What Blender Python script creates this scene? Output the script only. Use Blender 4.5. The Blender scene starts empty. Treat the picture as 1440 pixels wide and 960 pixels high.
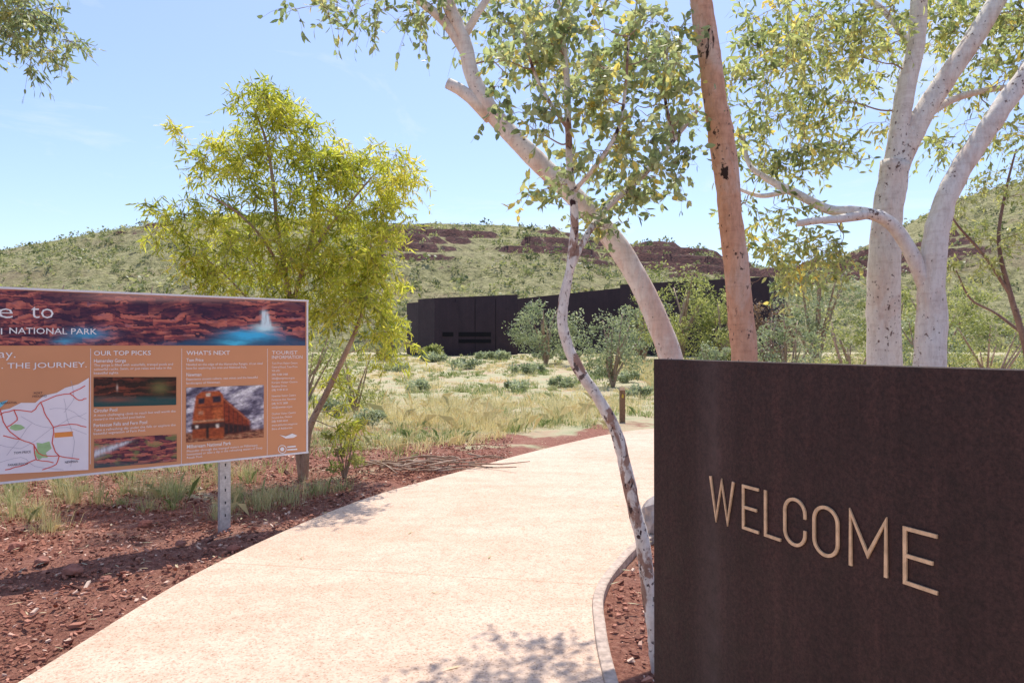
import bpy, math, numpy as np
from mathutils import noise as mnoise, Vector
rng=np.random.default_rng(7)
F=960.0; CX=720.0; HY=486.0; EYE=1.6
scene=bpy.context.scene
scene.view_settings.view_transform='Standard'; scene.view_settings.look='None'; scene.view_settings.exposure=0
col=scene.collection

def gz(x,y):
    t=np.clip((np.asarray(y,float)-22)/33,0,1); return 0.9*t*t*(3-2*t)
def P(px,py,d): return np.array([(px-CX)/F*d, d, EYE-(py-HY)/F*d])

# ---------------------------------------------------------------- helpers
def mk(name,V,Fc,mat=None,parent=None,smooth=False,attr=None,base=None):
    V=np.asarray(V,float)
    if base is not None: V=V-np.asarray(base,float)
    me=bpy.data.meshes.new(name)
    me.from_pydata(V.tolist(),[],Fc.tolist() if isinstance(Fc,np.ndarray) else Fc)
    if attr is not None:
        a=me.attributes.new("tint",'FLOAT','POINT'); a.data.foreach_set("value",np.asarray(attr,np.float32))
    if smooth: me.polygons.foreach_set("use_smooth",[True]*len(me.polygons))
    me.update()
    ob=bpy.data.objects.new(name,me); col.objects.link(ob)
    if mat: me.materials.append(mat)
    if parent: ob.parent=parent
    return ob
def empty(name,loc,label,cat,group=None):
    e=bpy.data.objects.new(name,None); e.empty_display_size=0.2; e.location=loc; col.objects.link(e)
    e["label"]=label; e["category"]=cat
    if group: e["group"]=group
    return e
class MB:
    def __init__(s): s.V=[]; s.F=[]; s.n=0; s.T=[]
    def add(s,V,Fc,t=0.5):
        V=np.asarray(V,float); s.V.append(V)
        s.F+= [[i+s.n for i in f] for f in Fc]; s.n+=len(V); s.T.append(np.full(len(V),t))
    def box(s,c,h,ax=None):
        c=np.asarray(c,float); ax=np.eye(3) if ax is None else np.asarray(ax,float)
        V=[c+ax[0]*h[0]*a+ax[1]*h[1]*b+ax[2]*h[2]*d for a in(-1,1) for b in(-1,1) for d in(-1,1)]
        s.add(V,[[0,1,3,2],[4,6,7,5],[0,4,5,1],[2,3,7,6],[0,2,6,4],[1,5,7,3]])
    def obj(s,name,mat,parent=None,smooth=False,base=None,attr=False):
        return mk(name,np.vstack(s.V),s.F,mat,parent,smooth,np.concatenate(s.T) if attr else None,base)
def catmull(C,per=6):
    C=np.asarray(C,float); n=len(C)
    A=np.vstack([2*C[0]-C[1],C,2*C[-1]-C[-2]]); out=[]
    for i in range(n-1):
        p0,p1,p2,p3=A[i:i+4]
        for k in range(per):
            t=k/per
            out.append(0.5*((2*p1)+(-p0+p2)*t+(2*p0-5*p1+4*p2-p3)*t*t+(-p0+3*p1-3*p2+p3)*t**3))
    out.append(C[-1]); return np.array(out)
def tube(pts,rad,sides=8,lump=0.0):
    n=len(pts); T=np.gradient(pts,axis=0); T/=np.linalg.norm(T,axis=1)[:,None]+1e-9
    N=np.cross(T[0],[0.31,0.9,0.2]); N/=np.linalg.norm(N)
    V=np.zeros((n*sides,3)); a=np.linspace(0,2*math.pi,sides,endpoint=False)
    ph=rng.uniform(0,50)
    for i in range(n):
        N=N-T[i]*np.dot(N,T[i]); N/=np.linalg.norm(N)+1e-9; B=np.cross(T[i],N)
        r=np.full(sides,rad[i])
        if lump>0:
            r=r*(1+lump*np.array([mnoise.noise(Vector((math.cos(q)*1.1+ph,math.sin(q)*1.1,i*0.22))) for q in a])
                 +lump*0.7*np.array([mnoise.noise(Vector((math.cos(q)*2.5+ph,math.sin(q)*2.5,i*0.7))) for q in a]))
        V[i*sides:(i+1)*sides]=pts[i]+np.outer(np.cos(a)*r,N)+np.outer(np.sin(a)*r,B)
    Fc=[]
    for i in range(n-1):
        for k in range(sides):
            k2=(k+1)%sides; Fc.append([i*sides+k,i*sides+k2,(i+1)*sides+k2,(i+1)*sides+k])
    Fc.append(list(range(sides))[::-1]); Fc.append(list(range((n-1)*sides,n*sides)))
    return V,Fc
def norm(v): return v/(np.linalg.norm(v,axis=-1,keepdims=True)+1e-9)
PROF=np.array([[0,0],[.28,.5],[.68,.4],[1,0],[.68,-.4],[.28,-.5]])
def leafmesh(p,d,L,W,tint,curl=0.12):
    n=len(p); d=norm(d); s=norm(np.cross(d,rng.normal(size=(n,3)))); nn=np.cross(d,s)
    V=p[:,None,:]+d[:,None,:]*(PROF[None,:,0:1]*L[:,None,None])+s[:,None,:]*(PROF[None,:,1:2]*W[:,None,None])
    V=V+nn[:,None,:]*((PROF[:,0]*(1-PROF[:,0]))[None,:,None]*curl*4*L[:,None,None]*0.6)
    Fc=np.arange(n*6).reshape(n,6)
    return V.reshape(-1,3),Fc,np.repeat(tint,6)

# ---------------------------------------------------------------- materials
def newmat(name):
    m=bpy.data.materials.new(name); m.use_nodes=True; nt=m.node_tree; nt.nodes.clear()
    out=nt.nodes.new("ShaderNodeOutputMaterial"); return m,nt,out
def ramp(nt,src,stops):
    r=nt.nodes.new("ShaderNodeValToRGB"); el=r.color_ramp.elements
    while len(el)<len(stops): el.new(0.5)
    for e,(p,c) in zip(el,stops): e.position=p; e.color=(*c,1) if len(c)==3 else c
    nt.links.new(src,r.inputs[0]); return r.outputs[0]
def noise(nt,vec,scale,detail=4,rough=0.55,dist=0):
    n=nt.nodes.new("ShaderNodeTexNoise"); n.inputs["Scale"].default_value=scale; n.inputs["Detail"].default_value=detail
    n.inputs["Roughness"].default_value=rough; n.inputs["Distortion"].default_value=dist
    nt.links.new(vec,n.inputs["Vector"]); return n.outputs[0]
def mapping(nt,scale=(1,1,1),src="Object",rot=(0,0,0)):
    if src=="World":
        g=nt.nodes.new("ShaderNodeNewGeometry"); o=g.outputs["Position"]
    else:
        tc=nt.nodes.new("ShaderNodeTexCoord"); o=tc.outputs[src]
    m=nt.nodes.new("ShaderNodeMapping"); m.inputs["Scale"].default_value=scale; m.inputs["Rotation"].default_value=rot
    nt.links.new(o,m.inputs["Vector"]); return m.outputs[0]
def mix(nt,f,a,b,mode='MIX'):
    m=nt.nodes.new("ShaderNodeMix"); m.data_type='RGBA'; m.blend_type=mode
    for s,v in ((m.inputs[0],f),(m.inputs[6],a),(m.inputs[7],b)):
        if isinstance(v,(int,float)): s.default_value=v
        elif isinstance(v,tuple): s.default_value=(*v,1)
        else: nt.links.new(v,s)
    return m.outputs[2]
def bsdf(nt,out,colr,rough=0.8,bump=None,bs=0.3,bd=0.02,metal=0,spec=0.3):
    b=nt.nodes.new("ShaderNodeBsdfPrincipled"); b.inputs["Metallic"].default_value=metal
    b.inputs["Specular IOR Level"].default_value=spec
    if isinstance(colr,tuple): b.inputs["Base Color"].default_value=(*colr,1)
    else: nt.links.new(colr,b.inputs["Base Color"])
    if isinstance(rough,float) or isinstance(rough,int): b.inputs["Roughness"].default_value=rough
    else: nt.links.new(rough,b.inputs["Roughness"])
    if bump is not None:
        bp=nt.nodes.new("ShaderNodeBump"); bp.inputs["Strength"].default_value=bs; bp.inputs["Distance"].default_value=bd
        nt.links.new(bump,bp.inputs["Height"]); nt.links.new(bp.outputs[0],b.inputs["Normal"])
    nt.links.new(b.outputs[0],out.inputs[0]); return b
def plain(name,c,rough=0.7,var=0.12,scale=30,metal=0):
    m,nt,out=newmat(name); v=mapping(nt); n=noise(nt,v,scale)
    dk=tuple(x*(1-var) for x in c); lt=tuple(min(1,x*(1+var)) for x in c)
    bsdf(nt,out,ramp(nt,n,[(0.3,dk),(0.7,lt)]),rough,n,0.1,0.003,metal); return m
def leafmat(name,stops,trans=0.5,tcol=1.25):
    m,nt,out=newmat(name)
    a=nt.nodes.new("ShaderNodeAttribute"); a.attribute_name="tint"
    c=ramp(nt,a.outputs["Fac"],stops)
    p=nt.nodes.new("ShaderNodeBsdfPrincipled"); p.inputs["Roughness"].default_value=0.45; p.inputs["Specular IOR Level"].default_value=0.4
    nt.links.new(c,p.inputs["Base Color"])
    t=nt.nodes.new("ShaderNodeBsdfTranslucent")
    tc=mix(nt,1.0,c,(tcol,tcol*1.02,tcol*0.75),'MULTIPLY'); nt.links.new(tc,t.inputs[0])
    mx=nt.nodes.new("ShaderNodeMixShader"); mx.inputs[0].default_value=trans
    nt.links.new(p.outputs[0],mx.inputs[1]); nt.links.new(t.outputs[0],mx.inputs[2]); nt.links.new(mx.outputs[0],out.inputs[0]); return m
def bark(name,base,patch,dark,spk=0.66,pthr=(0.42,0.6),scar=0.68,sc=1.0,grime=0.5):
    m,nt,out=newmat(name)
    v=mapping(nt,(1,1,0.45)); n1=noise(nt,v,4*sc,6,0.65,0.5)
    c=mix(nt,ramp(nt,n1,[(pthr[0],(0,0,0)),(pthr[1],(1,1,1))]),base,patch)
    n4=noise(nt,mapping(nt,(1,1,0.3)),30,7,0.75); c=mix(nt,grime,c,ramp(nt,n4,[(0.34,(0.5,0.42,0.37)),(0.55,(1,0.99,0.97)),(0.75,(1.1,1.08,1.06))]),'MULTIPLY')
    nh=noise(nt,mapping(nt,(1,1,5)),7,4,0.6); c=mix(nt,grime*0.6,c,ramp(nt,nh,[(0.36,(0.62,0.5,0.44)),(0.5,(1,1,1))]),'MULTIPLY')
    v2=mapping(nt,(1,1,0.8)); n2=noise(nt,v2,34,3,0.6); n3=noise(nt,v2,3.5,2)
    sp=nt.nodes.new("ShaderNodeMath"); sp.operation='MULTIPLY_ADD'; nt.links.new(n3,sp.inputs[0]); sp.inputs[1].default_value=0.45; nt.links.new(n2,sp.inputs[2])
    spm=ramp(nt,sp.outputs[0],[(spk+0.22,(0,0,0)),(spk+0.27,(0.9,0.9,0.9))])
    c=mix(nt,spm,c,dark)
    n5=noise(nt,mapping(nt,(1,1,0.5)),9,5,0.6,0.6)
    c=mix(nt,ramp(nt,n5,[(scar,(0,0,0)),(scar+0.02,(1,1,1))]),c,dark)
    bsdf(nt,out,c,0.75,n4,0.6,0.01); return m
def tintmat(name,stops,rough=0.9):
    m,nt,out=newmat(name); a=nt.nodes.new("ShaderNodeAttribute"); a.attribute_name="tint"
    bsdf(nt,out,ramp(nt,a.outputs["Fac"],stops),rough); return m
rockM=tintmat("red_gravel_material",[(0,(0.08,0.03,0.022)),(0.4,(0.30,0.115,0.075)),(0.78,(0.50,0.23,0.155)),(1,(0.72,0.52,0.40))])
leafA=leafmat("grey_green_leaf",[(0,(0.09,0.13,0.07)),(0.45,(0.27,0.33,0.18)),(0.8,(0.47,0.50,0.29)),(1,(0.64,0.52,0.15))],0.5,1.5)
leafB=leafmat("yellow_green_leaf",[(0,(0.16,0.20,0.03)),(0.4,(0.45,0.48,0.07)),(0.8,(0.66,0.63,0.12)),(1,(0.74,0.64,0.18))],0.55,1.4)
leafC=leafmat("canopy_leaf",[(0,(0.12,0.16,0.07)),(0.45,(0.37,0.42,0.19)),(0.8,(0.58,0.57,0.25)),(1,(0.74,0.57,0.15))],0.55,1.4)
shrubG=leafmat("shrub_leaf_grey",[(0,(0.10,0.13,0.07)),(0.5,(0.29,0.33,0.20)),(1,(0.48,0.50,0.34))],0.4,1.3)
shrubY=leafmat("shrub_leaf_olive",[(0,(0.11,0.14,0.035)),(0.5,(0.32,0.34,0.12)),(1,(0.52,0.50,0.21))],0.45,1.3)
shrubS=leafmat("saltbush_leaf",[(0,(0.16,0.19,0.11)),(0.5,(0.36,0.40,0.26)),(1,(0.56,0.58,0.42))],0.4,1.25)
shrubD=leafmat("dry_shrub_leaf",[(0,(0.10,0.06,0.045)),(0.5,(0.26,0.16,0.11)),(1,(0.40,0.27,0.17))],0.3,1.1)
grassM=leafmat("dry_grass_blade",[(0,(0.20,0.27,0.08)),(0.35,(0.37,0.42,0.21)),(0.6,(0.58,0.53,0.32)),(1,(0.84,0.70,0.44))],0.4,1.12)
barkW=bark("white_gum_bark",(0.86,0.80,0.72),(0.78,0.63,0.53),(0.12,0.06,0.04),0.64,(0.50,0.66),0.705,1,0.42)
barkL=bark("pale_leaning_bark",(0.86,0.78,0.69),(0.78,0.57,0.45),(0.12,0.06,0.04),0.655,(0.48,0.64),0.715,1,0.4)
barkP=bark("salmon_gum_bark",(0.74,0.41,0.26),(0.76,0.57,0.45),(0.04,0.02,0.015),0.65,(0.50,0.66),0.655)
barkM=bark("mottled_thin_bark",(0.82,0.75,0.67),(0.38,0.23,0.17),(0.05,0.025,0.025),0.61,(0.54,0.59),0.64,2.2)
barkB=bark("brown_twig_bark",(0.36,0.24,0.17),(0.50,0.37,0.28),(0.08,0.05,0.04))

# ---------------------------------------------------------------- world + sun + camera
EL=math.radians(64); AZX=0.14
w=bpy.data.worlds.new("World"); scene.world=w; w.use_nodes=True; nt=w.node_tree; nt.nodes.clear()
sk=nt.nodes.new("ShaderNodeTexSky"); sk.sky_type='NISHITA'; sk.sun_disc=False; sk.sun_elevation=EL; sk.sun_rotation=math.atan2(AZX,1)
sk.air_density=1.0; sk.dust_density=1.0; sk.ozone_density=1.0
tc=nt.nodes.new("ShaderNodeTexCoord"); mp=nt.nodes.new("ShaderNodeMapping"); mp.inputs["Scale"].default_value=(1.6,1.6,5)
nt.links.new(tc.outputs["Generated"],mp.inputs[0])
cn=noise(nt,mp.outputs[0],1.9,7,0.62,0.6); cf=ramp(nt,cn,[(0.55,(0,0,0)),(0.85,(0.7,0.7,0.7))])
skg=mix(nt,1.0,sk.outputs[0],(1.14,1.21,1.42),'MULTIPLY')
skg=mix(nt,0.07,skg,(7.5,7.7,8.0))
skc=mix(nt,cf,skg,(7.0,7.2,7.5))
bg=nt.nodes.new("ShaderNodeBackground"); bg.inputs[1].default_value=0.15; nt.links.new(skc,bg.inputs[0])
wo=nt.nodes.new("ShaderNodeOutputWorld"); nt.links.new(bg.outputs[0],wo.inputs[0])
sl=bpy.data.lights.new("sun","SUN"); sl.energy=5; sl.angle=math.radians(0.53); sl.color=(1,0.95,0.87)
so=bpy.data.objects.new("sun",sl); col.objects.link(so)
sd=Vector((AZX*math.cos(EL),math.cos(EL),math.sin(EL))); so.rotation_euler=sd.to_track_quat('Z','Y').to_euler(); so.location=(0,10,30)
cam=bpy.data.cameras.new("camera"); co=bpy.data.objects.new("camera",cam); col.objects.link(co)
co.location=(0,0,EYE); co.rotation_euler=(math.radians(90+0.358),0,0); cam.lens=24; cam.sensor_width=36; cam.clip_end=5000; cam.clip_start=0.05
scene.camera=co

# ---------------------------------------------------------------- path
Lc=[(-2.5,-5),(-2.45,-1),(-2.4,1.5),(-2.295,3.24),(-2.14,4.89),(-1.57,6.86),(-.70,8.44),(.43,10.3),(1.8,12.2),(2.9,13.1),(5,14.4),(9,16),(15,17.5)]
Rc=[(1.5,-5),(1.4,-1),(0.8,1.2),(0.44,2.3),(.43,3.24),(.455,3.8),(.52,4.34),(.713,4.89),(1.08,5.6),(2.0,6.8),(3.6,8.3),(7,10.2),(15,12.2)]
Lp=catmull(Lc,8); Rp=catmull(Rc,8)
poly=np.vstack([Lp,Rp[::-1]])
def inpath(x,y,):
    x=np.asarray(x);y=np.asarray(y); ins=np.zeros(x.shape,bool); n=len(poly)
    for i in range(n):
        x1,y1=poly[i];x2,y2=poly[(i+1)%n]
        c=((y1>y)!=(y2>y)); 
        if y1!=y2: ins^=c&(x<(x2-x1)*(y-y1)/(y2-y1)+x1)
    return ins
edge=np.vstack([Lp,Rp])
def dpath(x,y):
    d=np.full(np.shape(x),1e9)
    for e in edge: d=np.minimum(d,np.hypot(x-e[0],y-e[1]))
    return d
n=len(Lp); K=10; V=[];Fc=[]
for i in range(n):
    V.append((*Lp[i],-0.08))
    for k in range(K+1):
        q=Lp[i]*(1-k/K)+Rp[i]*k/K; z=0.035
        V.append((q[0],q[1],z))
    V.append((*Rp[i],-0.08))
c=K+3
for i in range(n-1):
    for k in range(c-1): Fc.append([i*c+k,i*c+k+1,(i+1)*c+k+1,(i+1)*c+k])
m,nt,out=newmat("exposed_aggregate_concrete"); v=mapping(nt,src="World")
n1=noise(nt,v,0.8,6,0.65,0.3); n2=noise(nt,v,85,3,0.7); n3=noise(nt,v,7,6,0.7)
cc=ramp(nt,n1,[(0.3,(0.66,0.485,0.365)),(0.7,(0.74,0.575,0.455))])
vor=nt.nodes.new("ShaderNodeTexVoronoi"); vor.inputs["Scale"].default_value=44; nt.links.new(v,vor.inputs["Vector"])
cc=mix(nt,0.85,cc,ramp(nt,vor.outputs["Distance"],[(0.05,(0.42,0.31,0.24)),(0.26,(1,1,1))]),'MULTIPLY')
vor2=nt.nodes.new("ShaderNodeTexVoronoi"); vor2.inputs["Scale"].default_value=85; nt.links.new(v,vor2.inputs["Vector"])
sx_=nt.nodes.new("ShaderNodeSeparateColor"); nt.links.new(vor2.outputs["Color"],sx_.inputs[0])
cc=mix(nt,0.6,cc,ramp(nt,sx_.outputs[0],[(0.0,(0.60,0.49,0.42)),(0.35,(0.93,0.90,0.87)),(1,(1.12,1.1,1.08))]),'MULTIPLY')
cc=mix(nt,0.35,cc,ramp(nt,n3,[(0.34,(0.74,0.64,0.56)),(0.58,(1.03,1.02,1.0))]),'MULTIPLY')
nf=noise(nt,mapping(nt,(0.5,2.6,1),"World",(0,0,0.1)),1.3,6,0.6,0.3)
cc=mix(nt,0.35,cc,ramp(nt,nf,[(0.34,(0.80,0.72,0.65)),(0.60,(1.03,1.02,1.0))]),'MULTIPLY')
def joint(nt,p0,p1,cc):
    sx=nt.nodes.new("ShaderNodeVectorMath"); sx.operation='DOT_PRODUCT'
    g=nt.nodes.new("ShaderNodeNewGeometry"); nt.links.new(g.outputs["Position"],sx.inputs[0])
    d=np.array(p1)-np.array(p0); nn=np.array([-d[1],d[0]])/np.hypot(*d); sx.inputs[1].default_value=(nn[0],nn[1],0)
    s=nt.nodes.new("ShaderNodeMath"); s.operation='SUBTRACT'; nt.links.new(sx.outputs["Value"],s.inputs[0]); s.inputs[1].default_value=float(np.dot(nn,p0))
    a=nt.nodes.new("ShaderNodeMath"); a.operation='ABSOLUTE'; nt.links.new(s.outputs[0],a.inputs[0])
    r=ramp(nt,a.outputs[0],[(0.002,(0.72,0.62,0.56)),(0.008,(1,1,1))]); return mix(nt,1.0,cc,r,'MULTIPLY')
cc=joint(nt,(-1.09,4.77),(.56,4.49),cc)
bsdf(nt,out,cc,0.85,n2,0.6,0.008)
ob=mk("path",V,Fc,m,smooth=False); ob["kind"]="structure"; ob["label"]="pale pink exposed aggregate concrete footpath curving away"; ob["category"]="path"
Kp=Rp; T=norm(np.gradient(Kp,axis=0)); No=np.stack([T[:,1],-T[:,0]],1)
V=[];Fc=[]
prof=[(0.002,-0.05),(0.002,0.040),(0.006,0.046),(0.058,0.046),(0.066,0.040),(0.066,-0.06)]
for i in range(len(Kp)):
    for o,z in prof: V.append((*(Kp[i]+No[i]*o),z))
for i in range(len(Kp)-1):
    for k in range(5): Fc.append([i*6+k,(i+1)*6+k,(i+1)*6+k+1,i*6+k+1])
km=plain("concrete_kerb",(0.50,0.385,0.31),0.9,0.3,25)
ob=mk("kerb",V,Fc,km,smooth=False); ob["kind"]="structure"; ob["label"]="raised concrete edging along curved footpath"; ob["category"]="kerb"

# ---------------------------------------------------------------- ground
t=np.linspace(-7,7,300); xs=2.2*np.sinh(t); ys=5+2.2*np.sinh(np.linspace(-3.5,7,260))
X,Y=np.meshgrid(xs,ys); Z=gz(X,Y)
bm=np.array([mnoise.fractal(Vector((a*1.6,b*1.6,0)),0.8,2.0,4) for a,b in zip(X.ravel(),Y.ravel())]).reshape(X.shape)
near=np.clip(1-np.hypot(X,Y-8)/60,0,1)
Z=Z-0.02+0.035*bm*near
dp=dpath(X,Y); ip=inpath(X,Y)
Z=np.where(ip|(dp<0.35),np.minimum(Z,-0.0)-0.01*(ip),Z)
Z=np.where(ip,-0.03,Z)
nx=len(xs);ny=len(ys); idx=np.arange(nx*ny).reshape(ny,nx)
Fc=np.stack([idx[:-1,:-1],idx[:-1,1:],idx[1:,1:],idx[1:,:-1]],-1).reshape(-1,4)
m,nt,out=newmat("red_soil_ground"); v=mapping(nt,src="World")
n1=noise(nt,v,1.1,6,0.65); n2=noise(nt,v,32,6,0.75); n3=noise(nt,v,0.35,5,0.6,0.5)
soil=ramp(nt,n2,[(0.3,(0.10,0.035,0.025)),(0.5,(0.31,0.125,0.083)),(0.72,(0.50,0.26,0.18))])
soil=mix(nt,ramp(nt,n1,[(0.5,(0,0,0)),(0.75,(0.45,0.45,0.45))]),soil,(0.54,0.35,0.25))
fld=ramp(nt,n1,[(0.3,(0.30,0.32,0.17)),(0.48,(0.50,0.45,0.27)),(0.66,(0.52,0.35,0.23))])
g=nt.nodes.new("ShaderNodeSeparateXYZ"); nt.links.new(v,g.inputs[0])
mr=nt.nodes.new("ShaderNodeMapRange"); mr.inputs[1].default_value=10; mr.inputs[2].default_value=24; nt.links.new(g.outputs[1],mr.inputs[0])
ad=nt.nodes.new("ShaderNodeMath"); ad.operation='MULTIPLY_ADD'; nt.links.new(n3,ad.inputs[0]); ad.inputs[1].default_value=1.6; nt.links.new(mr.outputs[0],ad.inputs[2])
f=ramp(nt,ad.outputs[0],[(0.92,(0,0,0)),(1.0,(1,1,1))])
bsdf(nt,out,mix(nt,f,soil,fld),0.95,n2,0.9,0.04)
ob=mk("ground",np.stack([X,Y,Z],-1).reshape(-1,3),Fc,m,smooth=True); ob["kind"]="structure"

# ---------------------------------------------------------------- gravel (stuff)
def gravel(name,nr,xr,yr,smin,smax,label,power=1.0):
    x=rng.uniform(*xr,nr); y=yr[0]+(yr[1]-yr[0])*rng.uniform(0,1,nr)**power
    k=~inpath(x,y)&(dpath(x,y)>(0.02 if xr[0]<0 else 0.10)); x=x[k];y=y[k]; n=len(x)
    s=smin+(smax-smin)*rng.uniform(0,1,n)**3
    cube=np.array([[a,b,c] for a in(-1,1) for b in(-1,1) for c in(-1,1)],float)
    V=cube[None]*rng.uniform(0.5,1.1,(n,8,1))*s[:,None,None]*np.array([1,0.8,0.5])*0.6
    el=rng.uniform(0.6,1.9,n)[:,None]; V[...,0]*=el
    a=rng.uniform(0,6.28,n); b=rng.normal(0,0.4,n)
    c_,s_=np.cos(a)[:,None],np.sin(a)[:,None]
    V=np.stack([V[...,0]*c_-V[...,1]*s_, V[...,0]*s_+V[...,1]*c_, V[...,2]+V[...,0]*np.sin(b)[:,None]],-1)
    V+=np.stack([x,y,gz(x,y)-0.004+s*0.15],-1)[:,None,:]
    fc=np.array([[0,1,3,2],[4,6,7,5],[0,4,5,1],[2,3,7,6],[0,2,6,4],[1,5,7,3]])
    Fc=(fc[None]+np.arange(n)[:,None,None]*8).reshape(-1,4)
    ob=mk(name,V.reshape(-1,3),Fc,rockM,attr=np.repeat(np.clip(rng.normal(0.5,0.27,n),0,1),8)); ob["kind"]="stuff"; ob["label"]=label; ob["category"]="gravel"
gravel("red_gravel",52000,(-7.5,0),(2.8,12),0.005,0.027,"loose red stones and bark chips beside footpath",1.2)
gravel("red_gravel",8000,(0.4,3.5),(2.4,7.5),0.007,0.034,"loose red stones and chips around tree bases")
gravel("coarse_gravel",700,(-7.5,0),(3.2,9),0.022,0.05,"scattered coarse red rocks on bare soil")

# ---------------------------------------------------------------- grass
def grass(name,cx,cy,hh,rad,nb,wd,tint,label,lean=0.6,ts=0.13):
    n=len(cx); cid=np.repeat(np.arange(n),nb); N=len(cid)
    a=rng.uniform(0,6.28,N); r=np.abs(rng.normal(0,1,N))*rad[cid]*0.36
    bx=cx[cid]+np.cos(a)*r; by=cy[cid]+np.sin(a)*r; bz=gz(bx,by)-0.02
    ln=rng.uniform(0.05,1.0,N)**1.2*lean; h=hh[cid]*rng.uniform(0.25,1.1,N)
    ang=a+rng.normal(0,1.1,N); dx=np.cos(ang)*ln; dy=np.sin(ang)*ln
    base=np.stack([bx,by,bz],-1)
    mid=base+np.stack([dx*h*0.35,dy*h*0.35,h*0.6],-1); tip=base+np.stack([dx*h,dy*h,h*(1-0.35*ln)],-1)
    sa=rng.uniform(0,6.28,N); w_=wd[cid]*rng.uniform(0.6,1.3,N)
    s=np.stack([np.cos(sa),np.sin(sa),0*sa],-1)*w_[:,None]/2
    V=np.stack([base-s,base+s,mid+s*0.8,tip,mid-s*0.8],1).reshape(-1,3)
    tv=np.clip(np.repeat(tint,nb)+rng.normal(0,ts,N),0,1)
    ob=mk(name,V,np.arange(N*5).reshape(N,5),grassM,attr=np.repeat(tv,5)); ob["kind"]="stuff"; ob["label"]=label; ob["category"]="grass"
def pn(x,y,s,o=0): return np.array([mnoise.noise(Vector((a*s+o,b*s,o))) for a,b in zip(x,y)])
u=rng.uniform(-0.85,0.85,8500); Yd=8.6+44*rng.uniform(0,1,8500)**1.25; x=u*Yd; y=Yd
k=(~inpath(x,y))&(dpath(x,y)>0.9+0.8*rng.uniform(size=len(x)))&(pn(x,y,0.55,3)+rng.normal(0,0.15,len(x))>-0.16)
k&=~((x<-1)&(y<10)&(rng.uniform(size=len(x))<0.75))
x=x[k];y=y[k]; d=y
tn=0.58+0.80*pn(x,y,0.22,9)+0.20*rng.normal(size=len(x))
grass("grass_field",x,y,np.clip(0.13+0.18*(pn(x,y,0.5,5)+0.2)+0.07*rng.normal(size=len(x)),0.06,0.4),rng.uniform(0.2,0.6,len(x)),34,0.004+0.0006*d,tn,"mixed green and straw coloured spinifex grass tussocks",1.2,0.18)
def around(L_,k,sp):
    pts=np.array([P(a,b,1536/(b-HY))[:2] for a,b in L_]); pts=np.repeat(pts,k,0)+rng.normal(0,sp,(len(pts)*k,2))
    ok=(~inpath(pts[:,0],pts[:,1]))&(dpath(pts[:,0],pts[:,1])>0.6); return pts[ok,0],pts[ok,1]
cx,cy=around([(600,596),(640,590),(690,598),(720,600),(660,604),(745,592),(570,588),(620,580),(700,585),(770,588),(740,572),(790,578),(530,583),(680,570),(800,586),(600,570),(840,578),(650,578),(820,570),(560,575)],5,0.6)
grass("straw_grass",cx,cy,rng.uniform(0.25,0.6,len(cx)),rng.uniform(0.4,0.9,len(cx)),120,np.full(len(cx),0.0055),rng.uniform(0.7,1.0,len(cx)),"tall pale straw coloured dry grass clumps",1.2)
cx,cy=around([(620,616),(700,614),(770,602),(650,610),(740,560),(820,586),(840,560),(590,604),(760,555),(560,560)],3,0.5)
grass("green_grass",cx,cy,rng.uniform(0.12,0.3,len(cx)),rng.uniform(0.4,0.8,len(cx)),130,np.full(len(cx),0.006),rng.uniform(0.05,0.35,len(cx)),"low bright green grass clumps",1.1)
cx,cy=around([(60,735),(75,720),(250,690),(215,700),(280,680),(395,720),(370,700),(330,690),(410,700),(385,745),(120,710),(20,700),(300,700),(350,675),(440,690),(475,715),(320,752),(160,670),(200,665),(410,725),(360,720),(230,680),(30,690),(90,690)],3,0.22)
grass("spinifex_tufts",cx,cy,rng.uniform(0.12,0.38,len(cx)),rng.uniform(0.15,0.4,len(cx)),130,np.full(len(cx),0.0032),rng.uniform(0.25,0.85,len(cx)),"grey green tufts on red soil beside signboard",0.9,0.2)
x=rng.uniform(5,34,1200);y=rng.uniform(12,40,1200);k=~inpath(x,y)&(dpath(x,y)>0.4);x=x[k];y=y[k]
grass("dry_grass_bank",x,y,rng.uniform(0.4,0.9,len(x)),np.full(len(x),0.7),40,0.006+0.0006*y,rng.uniform(0.5,0.95,len(x)),"tall dry golden grass behind steel wall")

# ---------------------------------------------------------------- hill
ridge_px=[-900,-400,0,120,200,330,450,590,700,780,850,920,1000,1080,1150,1230,1290,1340,1440,1600,2000,2600]
ridge_py=[380,365,350,328,318,300,306,312,314,320,340,348,362,378,375,340,306,280,252,232,250,300]
R0=75;R1=175
us=np.linspace(-900,2600,520); rs=np.concatenate([np.linspace(68,R1,130),np.linspace(R1+4,330,16)])
U,R=np.meshgrid(us,rs); hpy=np.interp(U,ridge_px,ridge_py)
H=(HY-hpy)/F*R1+EYE
tt=np.clip((R-R0)/(R1-R0),0,1); sh=tt**0.85
X=(U-CX)/F*R; Y=R
nz=np.array([mnoise.fractal(Vector((a*0.03,b*0.03,1.7)),0.9,2.0,6) for a,b in zip(X.ravel(),Y.ravel())]).reshape(X.shape)
nz2=np.array([mnoise.noise(Vector((a*0.022,b*0.008,4.7))) for a,b in zip(X.ravel(),Y.ravel())]).reshape(X.shape)
env=np.sin(np.clip(tt,0,1)*math.pi)
Z=0.85+(H-0.85)*sh+env*(3.6*nz+4.0*nz2)+0.8*nz*np.clip(tt*4,0,1)
st=3.0; Zw=Z+2.2*nz+0.9*nz2; fr=(Zw/st)-np.floor(Zw/st); Zt=(np.floor(Zw/st)+np.clip((fr-0.6)/0.25,0,1)*0.85+fr*0.15)*st-2.2*nz-0.9*nz2
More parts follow.
